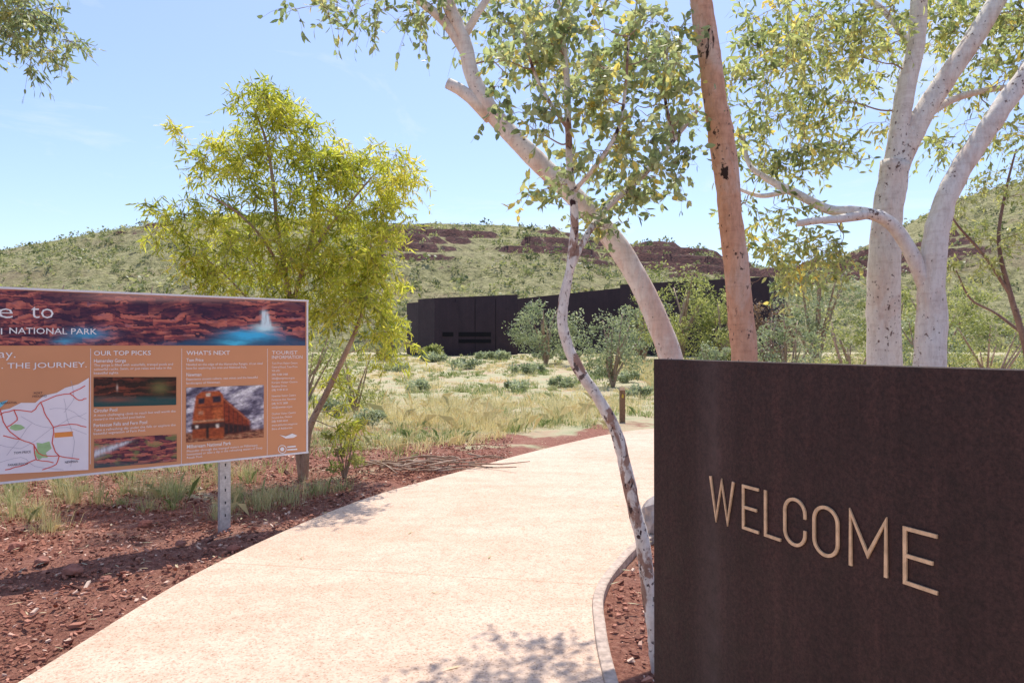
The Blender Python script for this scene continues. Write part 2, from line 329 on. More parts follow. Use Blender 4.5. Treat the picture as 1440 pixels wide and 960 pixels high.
right=np.clip((U-1150)/120,0,1)*0.9; mid=np.exp(-((U-680)/120)**2)*0.5+np.exp(-((U-950)/90)**2)*0.4; left=np.clip((560-U)/120,0,1)*0.9
led=np.clip((nz2+0.6*nz)*2.5+right+mid-left,0,0.95)*np.clip(tt*3-0.6,0,1)
Z=Z*(1-led)+Zt*led
Z=np.where(R>R1,Z-(R-R1)*0.12,Z); Z=np.where(R<R0,-0.5+ (R-68)/7*1.3,Z)
nx=len(us);ny=len(rs); idx=np.arange(nx*ny).reshape(ny,nx)
Fc=np.stack([idx[:-1,:-1],idx[:-1,1:],idx[1:,1:],idx[1:,:-1]],-1).reshape(-1,4)
dzr=np.gradient(Z,axis=0)/np.maximum(np.gradient(R,axis=0),0.1)
rockiness=np.clip((dzr-0.50)/0.5,0,1)*np.clip(0.2+led,0,1)+0.28*led*np.clip(nz+0.3,0,1)
m,nt,out=newmat("spinifex_hillside"); v=mapping(nt,src="World")
n1=noise(nt,v,0.07,6,0.7); n2=noise(nt,v,0.8,6,0.8); n3=noise(nt,mapping(nt,(1,1,3),"World"),1.2,6,0.75)
gr=ramp(nt,n2,[(0.38,(0.12,0.11,0.045)),(0.47,(0.36,0.33,0.13)),(0.60,(0.56,0.50,0.24))])
gr=mix(nt,ramp(nt,n1,[(0.50,(0,0,0)),(0.66,(0.45,0.45,0.45))]),gr,(0.36,0.22,0.15))
rk=ramp(nt,n3,[(0.35,(0.035,0.016,0.016)),(0.55,(0.16,0.062,0.05)),(0.7,(0.33,0.155,0.12))])
at=nt.nodes.new("ShaderNodeAttribute"); at.attribute_name="tint"
a=nt.nodes.new("ShaderNodeMath"); a.operation='MULTIPLY_ADD'; nt.links.new(n2,a.inputs[0]); a.inputs[1].default_value=1.0; nt.links.new(at.outputs["Fac"],a.inputs[2])
fs=ramp(nt,a.outputs[0],[(0.70,(0,0,0)),(0.77,(1,1,1))])
cc=mix(nt,fs,gr,rk)
cc=mix(nt,0.03,cc,(0.55,0.62,0.70))  # faint distance haze painted into the hillside colour
bsdf(nt,out,cc,0.95,n2,1.0,1.2)
hill=mk("hill",np.stack([X,Y,Z],-1).reshape(-1,3),Fc,m,smooth=True,attr=rockiness.ravel()); hill["kind"]="structure"; hill["label"]="rocky spinifex covered hill range with red ledges"; hill["category"]="hill"
NB=9500; ui=rng.uniform(-60,1560,NB); ri=rng.uniform(0,1,NB)
ri=np.where(rng.uniform(size=NB)<0.15, rng.uniform(0,0.1,NB), ri)
NR=260; ui=np.concatenate([ui,rng.uniform(-60,1560,NR)]); 
rr=np.concatenate([R0-3+(R1-R0)*ri, np.full(NR,R1-1)+rng.uniform(-3,2,NR)])
iu=np.interp(ui,us,np.arange(len(us))); ir=np.interp(rr,rs,np.arange(len(rs)))
bx=(ui-CX)/F*rr; by=rr; ii=np.round(ir).astype(int); jj=np.round(iu).astype(int); bz=Z[ii,jj]
keep=(pn(bx,by,0.05,2)+rng.normal(0,0.3,len(bx))>-0.2)&(rockiness[ii,jj]<0.45)
bx,by,bz=bx[keep],by[keep],bz[keep]; nb=len(bx); nl=22
s=np.clip(rng.lognormal(-0.6,0.5,nb),0.2,1.9)*np.interp(by,[75,175],[0.75,1.05])
cid=np.repeat(np.arange(nb),nl); d=norm(rng.normal(size=(len(cid),3))); d[:,2]=np.abs(d[:,2])*1.1+0.1
p=np.stack([bx,by,bz],-1)[cid]+d*(s[cid]*rng.uniform(0.4,1,len(cid)))[:,None]
L=s[cid]*rng.uniform(0.3,0.6,len(cid))
tv=np.clip(np.repeat(rng.normal(0.5,0.27,nb),nl)+rng.normal(0,0.12,len(cid)),0,1)
V,Fc,tt_=leafmesh(p,rng.normal(size=p.shape),L,L*0.6,tv)
hm=leafmat("hill_bush_leaf",[(0,(0.08,0.10,0.05)),(0.5,(0.26,0.28,0.13)),(1,(0.50,0.48,0.26))],0.4,1.3)
ob=mk("hillside_bushes",V,Fc,hm,attr=tt_); ob["kind"]="stuff"; ob["label"]="scattered olive bushes over rocky hillside"; ob["category"]="bushes"

# ---------------------------------------------------------------- building
def corten(name,c1,c2,sc=1.0,streak=0.3,mott=0.5,band=False):
    m,nt,out=newmat(name); v=mapping(nt,(1,1,1),"World"); v2=mapping(nt,(1,1,0.04),"World")
    a=noise(nt,v,2.6*sc,7,0.75,0.3); b=noise(nt,v2,7*sc,6,0.7); c_=noise(nt,v,85*sc,5,0.85); e_=noise(nt,v,17*sc,5,0.7); b2=noise(nt,v2,30*sc,4,0.7)
    cc=ramp(nt,a,[(0.3,c1),(0.7,c2)])
    cc=mix(nt,streak,cc,ramp(nt,b,[(0.38,(0.5,0.48,0.5)),(0.55,(1,1,1)),(0.68,(2.0,1.75,1.65))]),'MULTIPLY')
    cc=mix(nt,streak*0.5,cc,ramp(nt,b2,[(0.38,(0.6,0.6,0.6)),(0.62,(1.5,1.4,1.35))]),'MULTIPLY')
    cc=mix(nt,mott,cc,ramp(nt,c_,[(0.38,(0.35,0.3,0.3)),(0.62,(1.7,1.45,1.35))]),'MULTIPLY')
    cc=mix(nt,mott*0.7,cc,ramp(nt,e_,[(0.35,(0.6,0.55,0.55)),(0.65,(1.4,1.25,1.2))]),'MULTIPLY')
    if band:
        g=nt.nodes.new("ShaderNodeNewGeometry"); dt=nt.nodes.new("ShaderNodeVectorMath"); dt.operation='DOT_PRODUCT'; nt.links.new(g.outputs["Position"],dt.inputs[0]); dt.inputs[1].default_value=(WD[0],WD[1],0)
        s=nt.nodes.new("ShaderNodeMath"); s.operation='SUBTRACT'; nt.links.new(dt.outputs["Value"],s.inputs[0]); s.inputs[1].default_value=float(np.dot(W0,WD))
        r=ramp(nt,s.outputs[0],[(0.22,(0,0,0)),(0.34,(1,1,1)),(0.38,(0.3,0.3,0.3)),(0.46,(0,0,0))])
        rr_=mix(nt,1.0,r,ramp(nt,e_,[(0.3,(0.1,)*3),(0.65,(0.4,)*3)]),'MULTIPLY')
        cc=mix(nt,rr_,cc,(0.15,0.11,0.10))
    bsdf(nt,out,cc,ramp(nt,e_,[(0.3,(0.5,)*3),(0.7,(0.75,)*3)]),c_,0.4,0.004,0,0.25); return m
cB=corten("weathered_steel_building",(0.032,0.021,0.029),(0.050,0.032,0.042),0.3,0.15,0.3)
dk=plain("dark_recess",(0.006,0.005,0.007),0.9)
bl=empty("visitor_centre_building",(0,52,0.9),"long low dark rusted steel building below hill","building"); B0=np.array([0,52,0.9])
def wallseg(x0,y0,x1,y1,z0,z1a,z1b,th,name,mat=cB):
    d=np.array([x1-x0,y1-y0]);L=np.hypot(*d);d/=L;nn=np.array([-d[1],d[0]])
    if nn[1]<0: nn=-nn
    b=[(x0,y0),(x1,y1),(x1+nn[0]*th,y1+nn[1]*th),(x0+nn[0]*th,y0+nn[1]*th)]
    zt=[z1a,z1b,z1b,z1a]
    V=[(q[0],q[1],z0) for q in b]+[(q[0],q[1],z) for q,z in zip(b,zt)]
    Fc=[[0,1,2,3][::-1],[4,5,6,7],[0,1,5,4],[1,2,6,5],[2,3,7,6],[3,0,4,7]]
    return mk(name,V,Fc,mat,bl,base=B0)
def bx_(px,y): return (px-CX)/F*y
def zt(py,y): return EYE-(py-HY)/F*y
wallseg(bx_(611,50),50,bx_(728,56),56,0.5,zt(419,50),zt(414,56),2,"wall")
wallseg(bx_(572,54),54,bx_(612,50.3),50.3,0.5,zt(426,54),zt(423,50.3),2,"wall")
wallseg(bx_(718,64),64,bx_(880,58),58,0.5,zt(421,64),zt(404,58),3,"wall")
wallseg(bx_(872,53.6),53.6,bx_(1082,46),46,0.5,zt(400,53.6),zt(389,46),3,"wall")
def onA(px,py,off): 
    x0,y0,x1,y1=bx_(611,50),50,bx_(728,56),56; u=(px-CX)/F
    t=(u*y0-x0)/((x1-x0)-u*(y1-y0)); x=x0+(x1-x0)*t; y=y0+(y1-y0)*t
    d=norm(np.array([x1-x0,y1-y0]));
    return np.array([x+d[1]*off,y-d[0]*off,EYE-(py-HY)/F*y])
for a,b,c_,d_ in [(622,690,467,473),(640,690,477,482)]:
    q=[onA(a,d_,0.03),onA(b,d_,0.03),onA(b,c_,0.03),onA(a,c_,0.03)]; mk("window",q,[[0,1,2,3]],dk,bl,base=B0)
for px in (640,668,697):
    q=[onA(px-0.3,497,0.02),onA(px+0.3,497,0.02),onA(px+0.3,420,0.02),onA(px-0.3,420,0.02)]; mk("panel_joint",q,[[0,1,2,3]],dk,bl,base=B0)

# ---------------------------------------------------------------- WELCOME wall
W0=np.array([0.54,2.6]); WD=np.array([0.408,-0.913]); WD/=np.linalg.norm(WD); WN=np.array([-0.913,-0.408]); WN/=np.linalg.norm(WN)
ww=empty("welcome_wall",(W0[0],W0[1],0),"dark rusted steel entry wall with raised welcome lettering","wall"); WB=np.array([W0[0],W0[1],0])
cW=corten("weathered_steel_wall",(0.038,0.022,0.020),(0.054,0.031,0.028),1.0,0.28,0.6,True)
HT=1.550
Lw=2.35;th=0.05;b=0.002
def wp(t,off,z): q=W0+WD*t+WN*off; return (q[0],q[1],z)
outl=[(0,0),(Lw,0),(Lw,-th),(0,-th)]
V=[wp(t,o,-0.1) for t,o in outl]+[wp(t,o,HT-b) for t,o in outl]+[wp(min(max(t,b),Lw-b),o-b if o==0 else o+b,HT) for t,o in outl]
Fc=[[0,1,2,3]]+[[i,(i+1)%4,(i+1)%4+4,i+4] for i in range(4)]+[[i+4,(i+1)%4+4,(i+1)%4+8,i+8] for i in range(4)]+[[8,9,10,11]]
mk("panel",V,Fc,cW,ww,base=WB)
brass=plain("brass_letter",(0.70,0.46,0.27),0.5,0.2,45)
def stroke(lines,sw):
    out=[]
    for pl,closed in lines:
        p=np.array(pl,float); n=len(p); A=[];B=[]
        for i in range(n):
            if closed: a=p[i]-p[i-1]; c_=p[(i+1)%n]-p[i]
            else:
                a=p[i]-p[i-1] if i>0 else p[1]-p[0]; c_=p[i+1]-p[i] if i<n-1 else p[-1]-p[-2]
            a=a/np.linalg.norm(a); c_=c_/np.linalg.norm(c_); na=np.array([-a[1],a[0]]); nc=np.array([-c_[1],c_[0]])
            mm=na+nc; mm/=np.linalg.norm(mm); k=min(1/max(np.dot(mm,na),0.3),2.6)
            A.append(p[i]+mm*k*sw/2); B.append(p[i]-mm*k*sw/2)
        out.append((A,B,closed))
    return out
def letter_mesh(lines,sw,t0,z0,dep,name,gap=0.0):
    V=[];Fc=[]
    for A,B,cl in stroke(lines,sw):
        n=len(A); o=len(V)
        for a,b_ in zip(A,B):
            for q,of in((a,gap),(b_,gap),(b_,gap+dep),(a,gap+dep)): V.append(wp(t0+q[0],of,z0+q[1]))
        for i in range(n if cl else n-1):
            j=(i+1)%n
            for k in range(4): Fc.append([o+i*4+k,o+i*4+(k+1)%4,o+j*4+(k+1)%4,o+j*4+k])
        if not cl: Fc.append([o,o+1,o+2,o+3]); e=o+(n-1)*4; Fc.append([e+3,e+2,e+1,e])
    return mk(name,V,Fc,brass,ww,base=WB)
h=0.14;sw=0.0092;hs=sw/2
def arc(cx,cy,r,a0,a1,n=14): return [(cx+r*math.cos(math.radians(a0+(a1-a0)*i/n)),cy+r*math.sin(math.radians(a0+(a1-a0)*i/n))) for i in range(n+1)]
def Wl(w): return [([(hs,h),(w*0.27,hs*0.6),(w*0.5,h*0.93),(w*0.73,hs*0.6),(w-hs,h)],False)]
def El(w): return [([(w,h-hs),(hs,h-hs),(hs,hs),(w,hs)],False),([(hs*2,h*0.5),(w*0.88,h*0.5)],False)]
def Ll(w): return [([(hs,h),(hs,hs),(w,hs)],False)]
def Ol(w):
    r=w/2-hs; return [(arc(w/2,h-hs-r,r,0,180)+arc(w/2,hs+r,r,180,360),True)]
def Cl(w):
    r=w/2-hs; return [([(w-hs,h-hs-r-0.012)]+arc(w/2,h-hs-r,r,0,180)+arc(w/2,hs+r,r,180,360)+[(w-hs,hs+r+0.012)],False)]
def Ml(w): return [([(hs,0),(hs,h),(w*0.5,h*0.30),(w-hs,h),(w-hs,0)],False)]
def t_of(px):
    u=(px-CX)/F; return (u*W0[1]-W0[0])/(WD[0]-u*WD[1])
lets=[('W',Wl,999,1034),('E',El,1045,1068),('L',Ll,1076,1099),('C',Cl,1103,1135),('O',Ol,1144,1181),('M',Ml,1195,1249),('E',El,1271,1319)]
for ch,fn_,a,b_ in lets:
    t0,t1=t_of(a),t_of(b_); letter_mesh(fn_(t1-t0),sw,t0,1.022,0.005,"letter",0.002)

# ---------------------------------------------------------------- signboard
S0=np.array([-2.47,5.93]); SD=norm(np.array([1204.,960.])); SN=np.array([SD[1],-SD[0]])
sb=empty("information_sign",(S0[0],S0[1],0),"wide tourist information signboard on galvanised steel posts","sign"); SB=np.array([S0[0],S0[1],0])
def sg(px,py):
    u=(px-CX)/F; s=(u*S0[1]-S0[0])/(SD[0]-u*SD[1]); Yd=S0[1]+SD[1]*s; return s,EYE-(py-HY)/F*Yd
def sw_(s,z,o): q=S0+SD*s+SN*o; return (q[0],q[1],z)
s1=sg(431,500)[0]; s0=-3.1; zb=0.615; ztp=2.012
ax=[(SD[0],SD[1],0),(SN[0],SN[1],0),(0,0,1)]
mb=MB(); mb.box(sw_((s0+s1)/2,(zb+ztp)/2,-0.02),((s1-s0)/2,0.018,(ztp-zb)/2),ax)
mb.obj("board",plain("sign_face_tan",(0.70,0.33,0.165),0.5,0.03,3),sb,base=SB)
fr=plain("aluminium_frame",(0.82,0.81,0.83),0.4,0.05)
for c_,hh in [(((s0+s1)/2,ztp+0.008),((s1-s0)/2+0.02,0.024,0.008)),(((s0+s1)/2,zb-0.008),((s1-s0)/2+0.02,0.024,0.008)),((s1+0.008,(zb+ztp)/2),(0.008,0.022,(ztp-zb)/2)),((s0-0.008,(zb+ztp)/2),(0.008,0.022,(ztp-zb)/2))]:
    mb=MB(); mb.box(sw_(c_[0],c_[1],-0.02),hh,ax); mb.obj("frame",fr,sb,base=SB)
galv=plain("galvanised_steel",(0.50,0.51,0.52),0.45,0.2,40,0.5)
for s in (0.0,-2.62):
    mb=MB(); zt_=1.95
    for so_,oo,hx,hy in [(0,-0.062,0.045,0.004),(-0.042,-0.09,0.004,0.026),(0.042,-0.09,0.004,0.026),(0,-0.118,0.045,0.003)]:
        mb.box(sw_(s+so_,zt_/2-0.05,oo),(hx,hy,zt_/2+0.05),ax)
    po=mb.obj("post",galv,sb,base=SB)
    for z in np.arange(0.12,0.6,0.11):
        mb=MB(); mb.box(sw_(s,z,-0.057),(0.004,0.0012,0.012),ax); mb.obj("slot",dk,po,base=SB)
wht=plain("white_print",(0.90,0.90,0.90),0.5,0.02)
def spoly(pts,o,mat,name,pix=True):
    V=[sw_(*(sg(*q) if pix else q),o) for q in pts]; 
    return mk(name,V,[list(range(len(V)))],mat,sb,base=SB)
pm,nt,out=newmat("printed_photo"); at=nt.nodes.new("ShaderNodeAttribute"); at.attribute_name="Col"; bsdf(nt,out,at.outputs["Color"],0.4)
def picture(name,x0,x1,yf,fn,nx,ny,o=0.002):
    """printed picture: grid whose vertex colours come from the function fn(x,y)"""
    xs=np.linspace(x0,x1,nx); V=[];PX=[];PY=[]
    for x in xs:
        ya,yb=yf(x)
        for y in np.linspace(ya,yb,ny): V.append(sw_(*sg(x,y),o)); PX.append(x); PY.append(y)
    idx=np.arange(nx*ny).reshape(nx,ny); Fc=np.stack([idx[:-1,:-1],idx[1:,:-1],idx[1:,1:],idx[:-1,1:]],-1).reshape(-1,4)
    ob=mk(name,V,Fc,pm,sb,base=SB); C=np.clip(fn(np.array(PX),np.array(PY)),0,1)
    a=ob.data.color_attributes.new("Col",'FLOAT_COLOR','POINT'); a.data.foreach_set("color",np.concatenate([C,np.ones((len(C),1))],1).astype(np.float32).ravel())
def fr_(x,y,s1_,s2_,o=0,oc=5): return np.array([mnoise.fractal(Vector((a*s1_+o,b*s2_,o*0.7)),0.75,2.1,oc) for a,b in zip(x,y)])
def cmap(t,stops):
    ps=[s[0] for s in stops]; return np.stack([np.interp(t,ps,[s[1][i] for s in stops]) for i in range(3)],-1)
def blend(C,mk_,c): mk_=np.clip(mk_,0,1)[:,None]; return C*(1-mk_)+np.asarray(c)*mk_
def sm(x): return 1/(1+np.exp(-np.clip(x,-30,30)))
RK=[(0,(0.02,0.01,0.03)),(0.3,(0.10,0.03,0.06)),(0.45,(0.34,0.08,0.08)),(0.6,(0.62,0.19,0.13)),(0.75,(0.30,0.12,0.16)),(1,(0.80,0.48,0.40))]
def strat(x,y,o,sy=0.33):
    wy=y+5*fr_(x,y,0.010,0.02,o)+0.02*x
    ph=wy*sy+1.3*fr_(x,y,0.012,0.03,o+9); f=ph-np.floor(ph)
    bed=np.sin(np.floor(ph)*2.3+np.floor(x*0.035+np.floor(ph)*0.37)*1.7)*0.5+0.5
    t=0.30+0.38*bed*(1-f*0.55)+0.22*fr_(x,wy,0.05,0.3,o+20,4)
    t=np.where(f>0.82,t*0.25,t); return t
def headf(x,y):
    C=cmap(strat(x,y,8,0.13),RK)*1.05
    C=blend(C,0.75*sm((fr_(x,y,0.015,0.045,40)-0.08)*12),(0.035,0.015,0.05))
    top=sm((423-y)/1.5)*sm((x-130)/20); C=blend(C,0.45*top,(0.82,0.48,0.38))
    wy=y+3*fr_(x,y,0.05,0.2,60)
    C=blend(C,0.9*sm((wy-(481-12*np.exp(-((x-355)/60)**2)))/1.3)*sm((x-225)/10),(0.03,0.10,0.20))
    C=blend(C,1.2*np.exp(-((x-352)/34)**2-((wy-471)/7)**2),(0.06,0.52,0.88))
    C=blend(C,1.0*np.exp(-((x-330)/22)**2-((wy-482)/4)**2),(0.08,0.60,0.88))
    C=blend(C,1.2*np.exp(-((x-372)/14)**2-((wy-461)/5)**2),(0.55,0.90,0.98))
    sx=372+0.14*(y-440); wdt=4.5+0.12*(y-436)
    C=blend(C,sm((wdt-np.abs(x-sx))*1.3)*sm((y-437)/1.2)*sm((462-y)/1.2)*(0.85+0.5*fr_(x,y,0.5,0.08,4)),(0.72,0.92,0.98))
    C=blend(C,1.0*np.exp(-((x-122)/28)**2-((wy-470)/8)**2),(0.07,0.35,0.60))
    C=blend(C,0.8*np.exp(-((x-90)/16)**2-((wy-480)/4)**2),(0.10,0.45,0.70))
    return C
picture("header_picture",-420,429.5,lambda x:( (lambda s:(HY-(ztp-.006-EYE)*F/(S0[1]+SD[1]*s), HY-(1.602-EYE)*F/(S0[1]+SD[1]*s)))(sg(x,480)[0]) ),headf,760,84,0.001)
def gorgef(x,y):
    C=cmap(strat(x,y,5,0.16)*0.75,[(0,(0.01,0.01,0.01)),(0.3,(0.06,0.02,0.015)),(0.6,(0.34,0.08,0.04)),(1,(0.6,0.25,0.1))])
    C=blend(C,sm((x-190)/6)*0.5,(0.02,0.015,0.01))
    C=blend(C,sm((y-558)/1.2)*0.8,(0.02,0.10,0.10)); C=blend(C,np.exp(-((x-160)/25)**2-((y-562)/3)**2)*0.6,(0.35,0.09,0.05))
    C=blend(C,np.exp(-((x-225)/12)**2-((y-545)/8)**2)*0.6,(0.25,0.24,0.08)); C=blend(C,np.exp(-((x-165)/1.2)**2-((y-545)/4)**2),(0.65,0.5,0.4)); return C
picture("gorge_picture",132,248,lambda x:(530,572-(x-132)*0.026),gorgef,130,48)
def fallsf(x,y):
    C=cmap(strat(x,y+0.1*x,15,0.2),RK)
    C=blend(C,sm((fr_(x,y,0.05,0.1,77)-0.3)*12)*0.6,(0.25,0.30,0.10))
    C=blend(C,np.exp(-((y-(632-0.35*(x-150)))/ (3+ (170-x)*0.08).clip(2,9))**2)*sm((182-x)/3)*(0.8+0.5*fr_(x,y,0.5,0.12,5)),(0.70,0.74,0.78))
    C=blend(C,sm((y-650)/1.5)*0.7,(0.05,0.12,0.13)); return C
picture("falls_picture",133,249,lambda x:(617-(x-133)*0.06,658-(x-133)*0.085),fallsf,130,52)
def locof(x,y):
    t=0.5+0.7*fr_(x,y+0.3*x,0.03,0.08,33,6); C=cmap(t,[(0.1,(0.07,0.06,0.11)),(0.4,(0.24,0.22,0.30)),(0.6,(0.52,0.49,0.56)),(0.9,(0.92,0.90,0.92))])
    g=0.5+0.5*fr_(x,y,0.15,0.4,50); gc=cmap(g,[(0.2,(0.14,0.04,0.03)),(0.6,(0.42,0.17,0.09)),(1,(0.6,0.35,0.2))])
    gm_=sm((y-(608-0.05*(x-262)))/0.8)[:,None]; C=C*(1-gm_)+gc*gm_
    n=0.85+0.4*fr_(x,y,0.2,0.3,70)
    top=553+(x-308)*0.86; bot=612-(x-308)*0.14
    sd_=sm((x-309)*2)*sm((352-x)*1.2)*sm((y-top)*1.5)*sm((bot-y)*1.5)
    C=blend(C,sd_,(0.32,0.055,0.025)); C=blend(C,sd_*sm((y-(594+(x-318)*0.12))*1.2),(0.04,0.02,0.025))
    C=blend(C,sd_*0.6*(np.sin(x*1.0)>0.6)*sm((y-top-3)),(0.12,0.03,0.025)); C=blend(C,sd_*np.exp(-((y-top-2)/1.5)**2)*0.6,(0.62,0.22,0.11))
    l=271+np.clip(588-y,0,60)*0.14+np.clip(557-y,0,20)*1.1; r=314+0.02*(y-560)-np.clip(555-y,0,20)*0.9
    fm=sm((x-l)*2)*sm((r-x)*2)*sm((y-(551-0.06*(x-275)))*2)*sm((616-y)*2)
    C=blend(C,fm,(0.52,0.115,0.035))
    def bx(a,b_,c_,d_,cl,k=1.0,sl=0.08):
        nonlocal C; yy=y+sl*(x-a); C=blend(C,k*sm((x-a)*2)*sm((b_-x)*2)*sm((yy-c_)*2)*sm((d_-yy)*2),cl)
    bx(279,288,560,568,(0.04,0.03,0.05)); bx(299,311,557,566,(0.04,0.03,0.05)); bx(290,296,553,557,(1,0.9,0.7)); 
    bx(288,299,562,592,(0.40,0.08,0.03),0.9); bx(277,312,572,574,(0.22,0.05,0.03)); bx(301,312,576,590,(0.62,0.16,0.05),0.8)
    bx(279,286,578,583,(0.75,0.42,0.25),0.6)
    bx(271,315,592,594,(0.85,0.6,0.35),0.6); bx(269,316,596,604,(0.07,0.03,0.03)); bx(271,314,605,615,(0.38,0.08,0.03),0.9)
    bx(275,279,598,602,(1,0.9,0.75)); bx(304,308,596,601,(1,0.9,0.75)); bx(290,294,598,616,(0.03,0.02,0.02))
    return C*n[:,None]
picture("locomotive_picture",262,371,lambda x:(545-(x-262)*0.036,622-(x-262)*0.072),locof,150,104)
turq=plain("turquoise_sea_print",(0.20,0.62,0.80),0.4,0.1,14)
mapw=plain("map_paper_print",(0.90,0.86,0.90),0.5,0.03,8)
spoly([(-120,672),(125,660),(125,531),(110,540),(92,545),(80,552),(62,556),(50,566),(30,566),(14,574),(0,577),(-20,590),(-120,600)],0.002,mapw,"map")
spoly([(-40,592),(-10,582),(4,570),(12,562),(0,566),(-30,575)],0.0035,turq,"map_sea")
grn=plain("map_green_print",(0.40,0.62,0.30),0.5,0.1)
spoly([(52,622),(60,623),(70,620),(73,630),(65,636),(68,643),(60,643),(55,646),(48,636),(53,630)],0.0035,grn,"map_park")
spoly([(16,598),(22,596),(30,597),(36,601),(30,604),(22,605),(14,602)],0.0035,grn,"map_park")
redp=plain("map_road_print",(0.75,0.10,0.07),0.5,0.05); og2=plain("map_label_print",(0.88,0.33,0.08),0.5,0.05); gyp=plain("map_track_print",(0.45,0.42,0.5),0.5,0.05)
spoly([(77,608),(103,606),(103,613),(77,615)],0.0035,og2,"map_label")
def sline(pts,w,mat,name,o=0.0045):
    q=np.array([sg(*p) for p in pts]); V=[];Fc=[]
    for A,B,cl in stroke([(q,False)],w):
        for a,b_ in zip(A,B): V+= [sw_(a[0],a[1],o),sw_(b_[0],b_[1],o)]
        for i in range(len(A)-1): Fc.append([2*i,2*i+1,2*i+3,2*i+2])
    mk(name,V,Fc,mat,sb,base=SB)
def wig(pl,k=3,a=1.3): 
    c=catmull(np.array(pl,float),k); c[1:-1]+=rng.normal(0,a*0.4,(len(c)-2,2)); return [tuple(q) for q in c]
for pl in [[(0,583),(20,576),(45,578),(58,566),(80,556),(98,553),(120,542)],[(58,566),(65,585),(76,600),(74,622),(84,640),(112,645)],[(0,574),(10,600),(28,617),(48,625),(52,645),(76,650)],[(52,645),(28,655),(8,660)],[(48,625),(60,640),(84,640)],[(20,576),(24,590),(10,600)],[(98,553),(112,562),(122,560)],[(28,617),(5,612)],[(84,640),(80,652),(60,660)],[(76,600),(100,596),(122,600)]]:
    sline(wig(pl),0.0065,redp,"map_road")
for pl in [[(0,625),(30,630),(60,612),(95,590),(122,580)],[(90,560),(95,590),(105,620),(100,655)],[(30,585),(60,600),(95,600),(122,610)],[(10,640),(28,617),(45,595)],[(0,650),(30,642),(50,655),(90,660)],[(70,575),(95,575),(122,590)],[(100,535),(104,560),(90,580)]]:
    sline(wig(pl),0.0022,gyp,"map_track",0.004)
for px in (127.5,255.5,376): sline([(px,490),(px,652 if px<300 else 642)],0.003,wht,"divider",0.002)
TX=[None]
def txt(s,p0,p1,py,cap,bold=0.0,o=0.0062):
    cu=bpy.data.curves.new("t","FONT"); cu.body=s; cu.size=1; cu.resolution_u=2; cu.offset=bold
    ob=bpy.data.objects.new("t",cu); col.objects.link(ob); bpy.context.view_layer.update()
    me=bpy.data.meshes.new_from_object(ob.evaluated_get(bpy.context.evaluated_depsgraph_get()))
    v=np.array([q.co[:] for q in me.vertices]); fc=[list(p.vertices) for p in me.polygons]
    bpy.data.objects.remove(ob); bpy.data.curves.remove(cu); bpy.data.meshes.remove(me)
    if len(v)==0: return
    sA,z=sg(p0,py); sB,_=sg(p1,py); Yd=S0[1]+SD[1]*sA; hz=cap/F*Yd/0.72
    wd=v[:,0].max()-v[:,0].min(); kx=(sB-sA)/wd
    V=[sw_(sA+(q[0]-v[:,0].min())*kx,z+q[1]*hz,o) for q in v]; TX[0].add(V,fc)
TX[0]=MB()
txt("Welcom",-128,-6,447,22,-0.006); txt("e",-3,18,447,22,-0.006); txt("to",43,75,447,22,-0.006); txt("KARIJIN",-62,-4,470,9,0.004); txt("I",1,3,470,9,0.004); txt("NATIONAL PARK",13,136,469,9,0.004)
txt("day.",-14,22,503,12,-.005); txt(". THE JOURNEY.",2,122,518,8,0.004)
txt("OUR TOP PICKS",132,212,499.5,6.5,0.008); txt("WHAT'S NEXT",262,323,499,6,0.008); txt("TOURIST",382,418,498,5,0.0); txt("INFORMATION",382,425,504.5,5,0.0)
body=[("Hamersley Gorge",132,177,509.5,5,.01),("The gorge is filled with waterfalls, tranquil pools and",132,243,515,3.6,0),("colourful rocks. Swim, or just relax and take in the",132,241,520.5,3.6,0),("beautiful sights.",132,167,526,3.6,0),
("Circular Pool",132,165,579.5,5,.01),("A more challenging climb to reach but well worth the",132,247,585.5,3.6,0),("reward in the secluded pool below.",132,205,591,3.6,0),
("Fortescue Falls and Fern Pool",132,207,600,5,.01),("Take a refreshing dip under the falls or explore the",132,247,606,3.6,0),("beautiful vegetation of Fern Pool.",132,205,611,3.6,0),
("Tom Price",262,286,508.5,5,.01),("Nestled on the edge of the Hamersley Ranges, it's an ideal",262,369,514,3.4,0),("base for exploring the area and National Park.",262,347,519,3.4,0),
("Newman",262,283,529,5,.01),("Experience ancient culture, vast mines and the beautiful",262,362,534.5,3.4,0),("landscapes of Newman.",262,310,540,3.4,0),
("Millstream National Park",263,325,630,5,.01),("Meander through the tranquil waters at Millstream",263,362,635.5,3.4,0),("homestead or take a dip in the refreshing waters of Deep",263,369,640,3.4,0),("Reach Pool.",263,285,644.5,3.2,0)]
for b in body: txt(b[0],b[1],b[2],b[3],b[4],b[5])
for y0,ls in [(512,["Tom Price Visitor Centre","Central Road, Tom Price","WA 6751","(08) 9188 5488","info@tomprice.org.au"]),(539,["Karijini Visitor Centre","Banjima Drive","(08) 9189 8121"]),(558,["Newman Visitor Centre","Fortescue Ave, Newman","(08) 9175 2888","info@newman.org.au"]),(583,["Onslow Visitor Centre","Second Ave, Onslow","(08) 9184 6644","www.ashburton.wa.gov.au","Shire of Ashburton"])]:
    for i,l in enumerate(ls): txt(l,382,382+min(36,1.6*len(l)),y0+5.3*i,3,0)
TX[0].obj("lettering",wht,sb,base=SB)
dpr=plain("dark_print",(0.04,0.03,0.05),0.6)
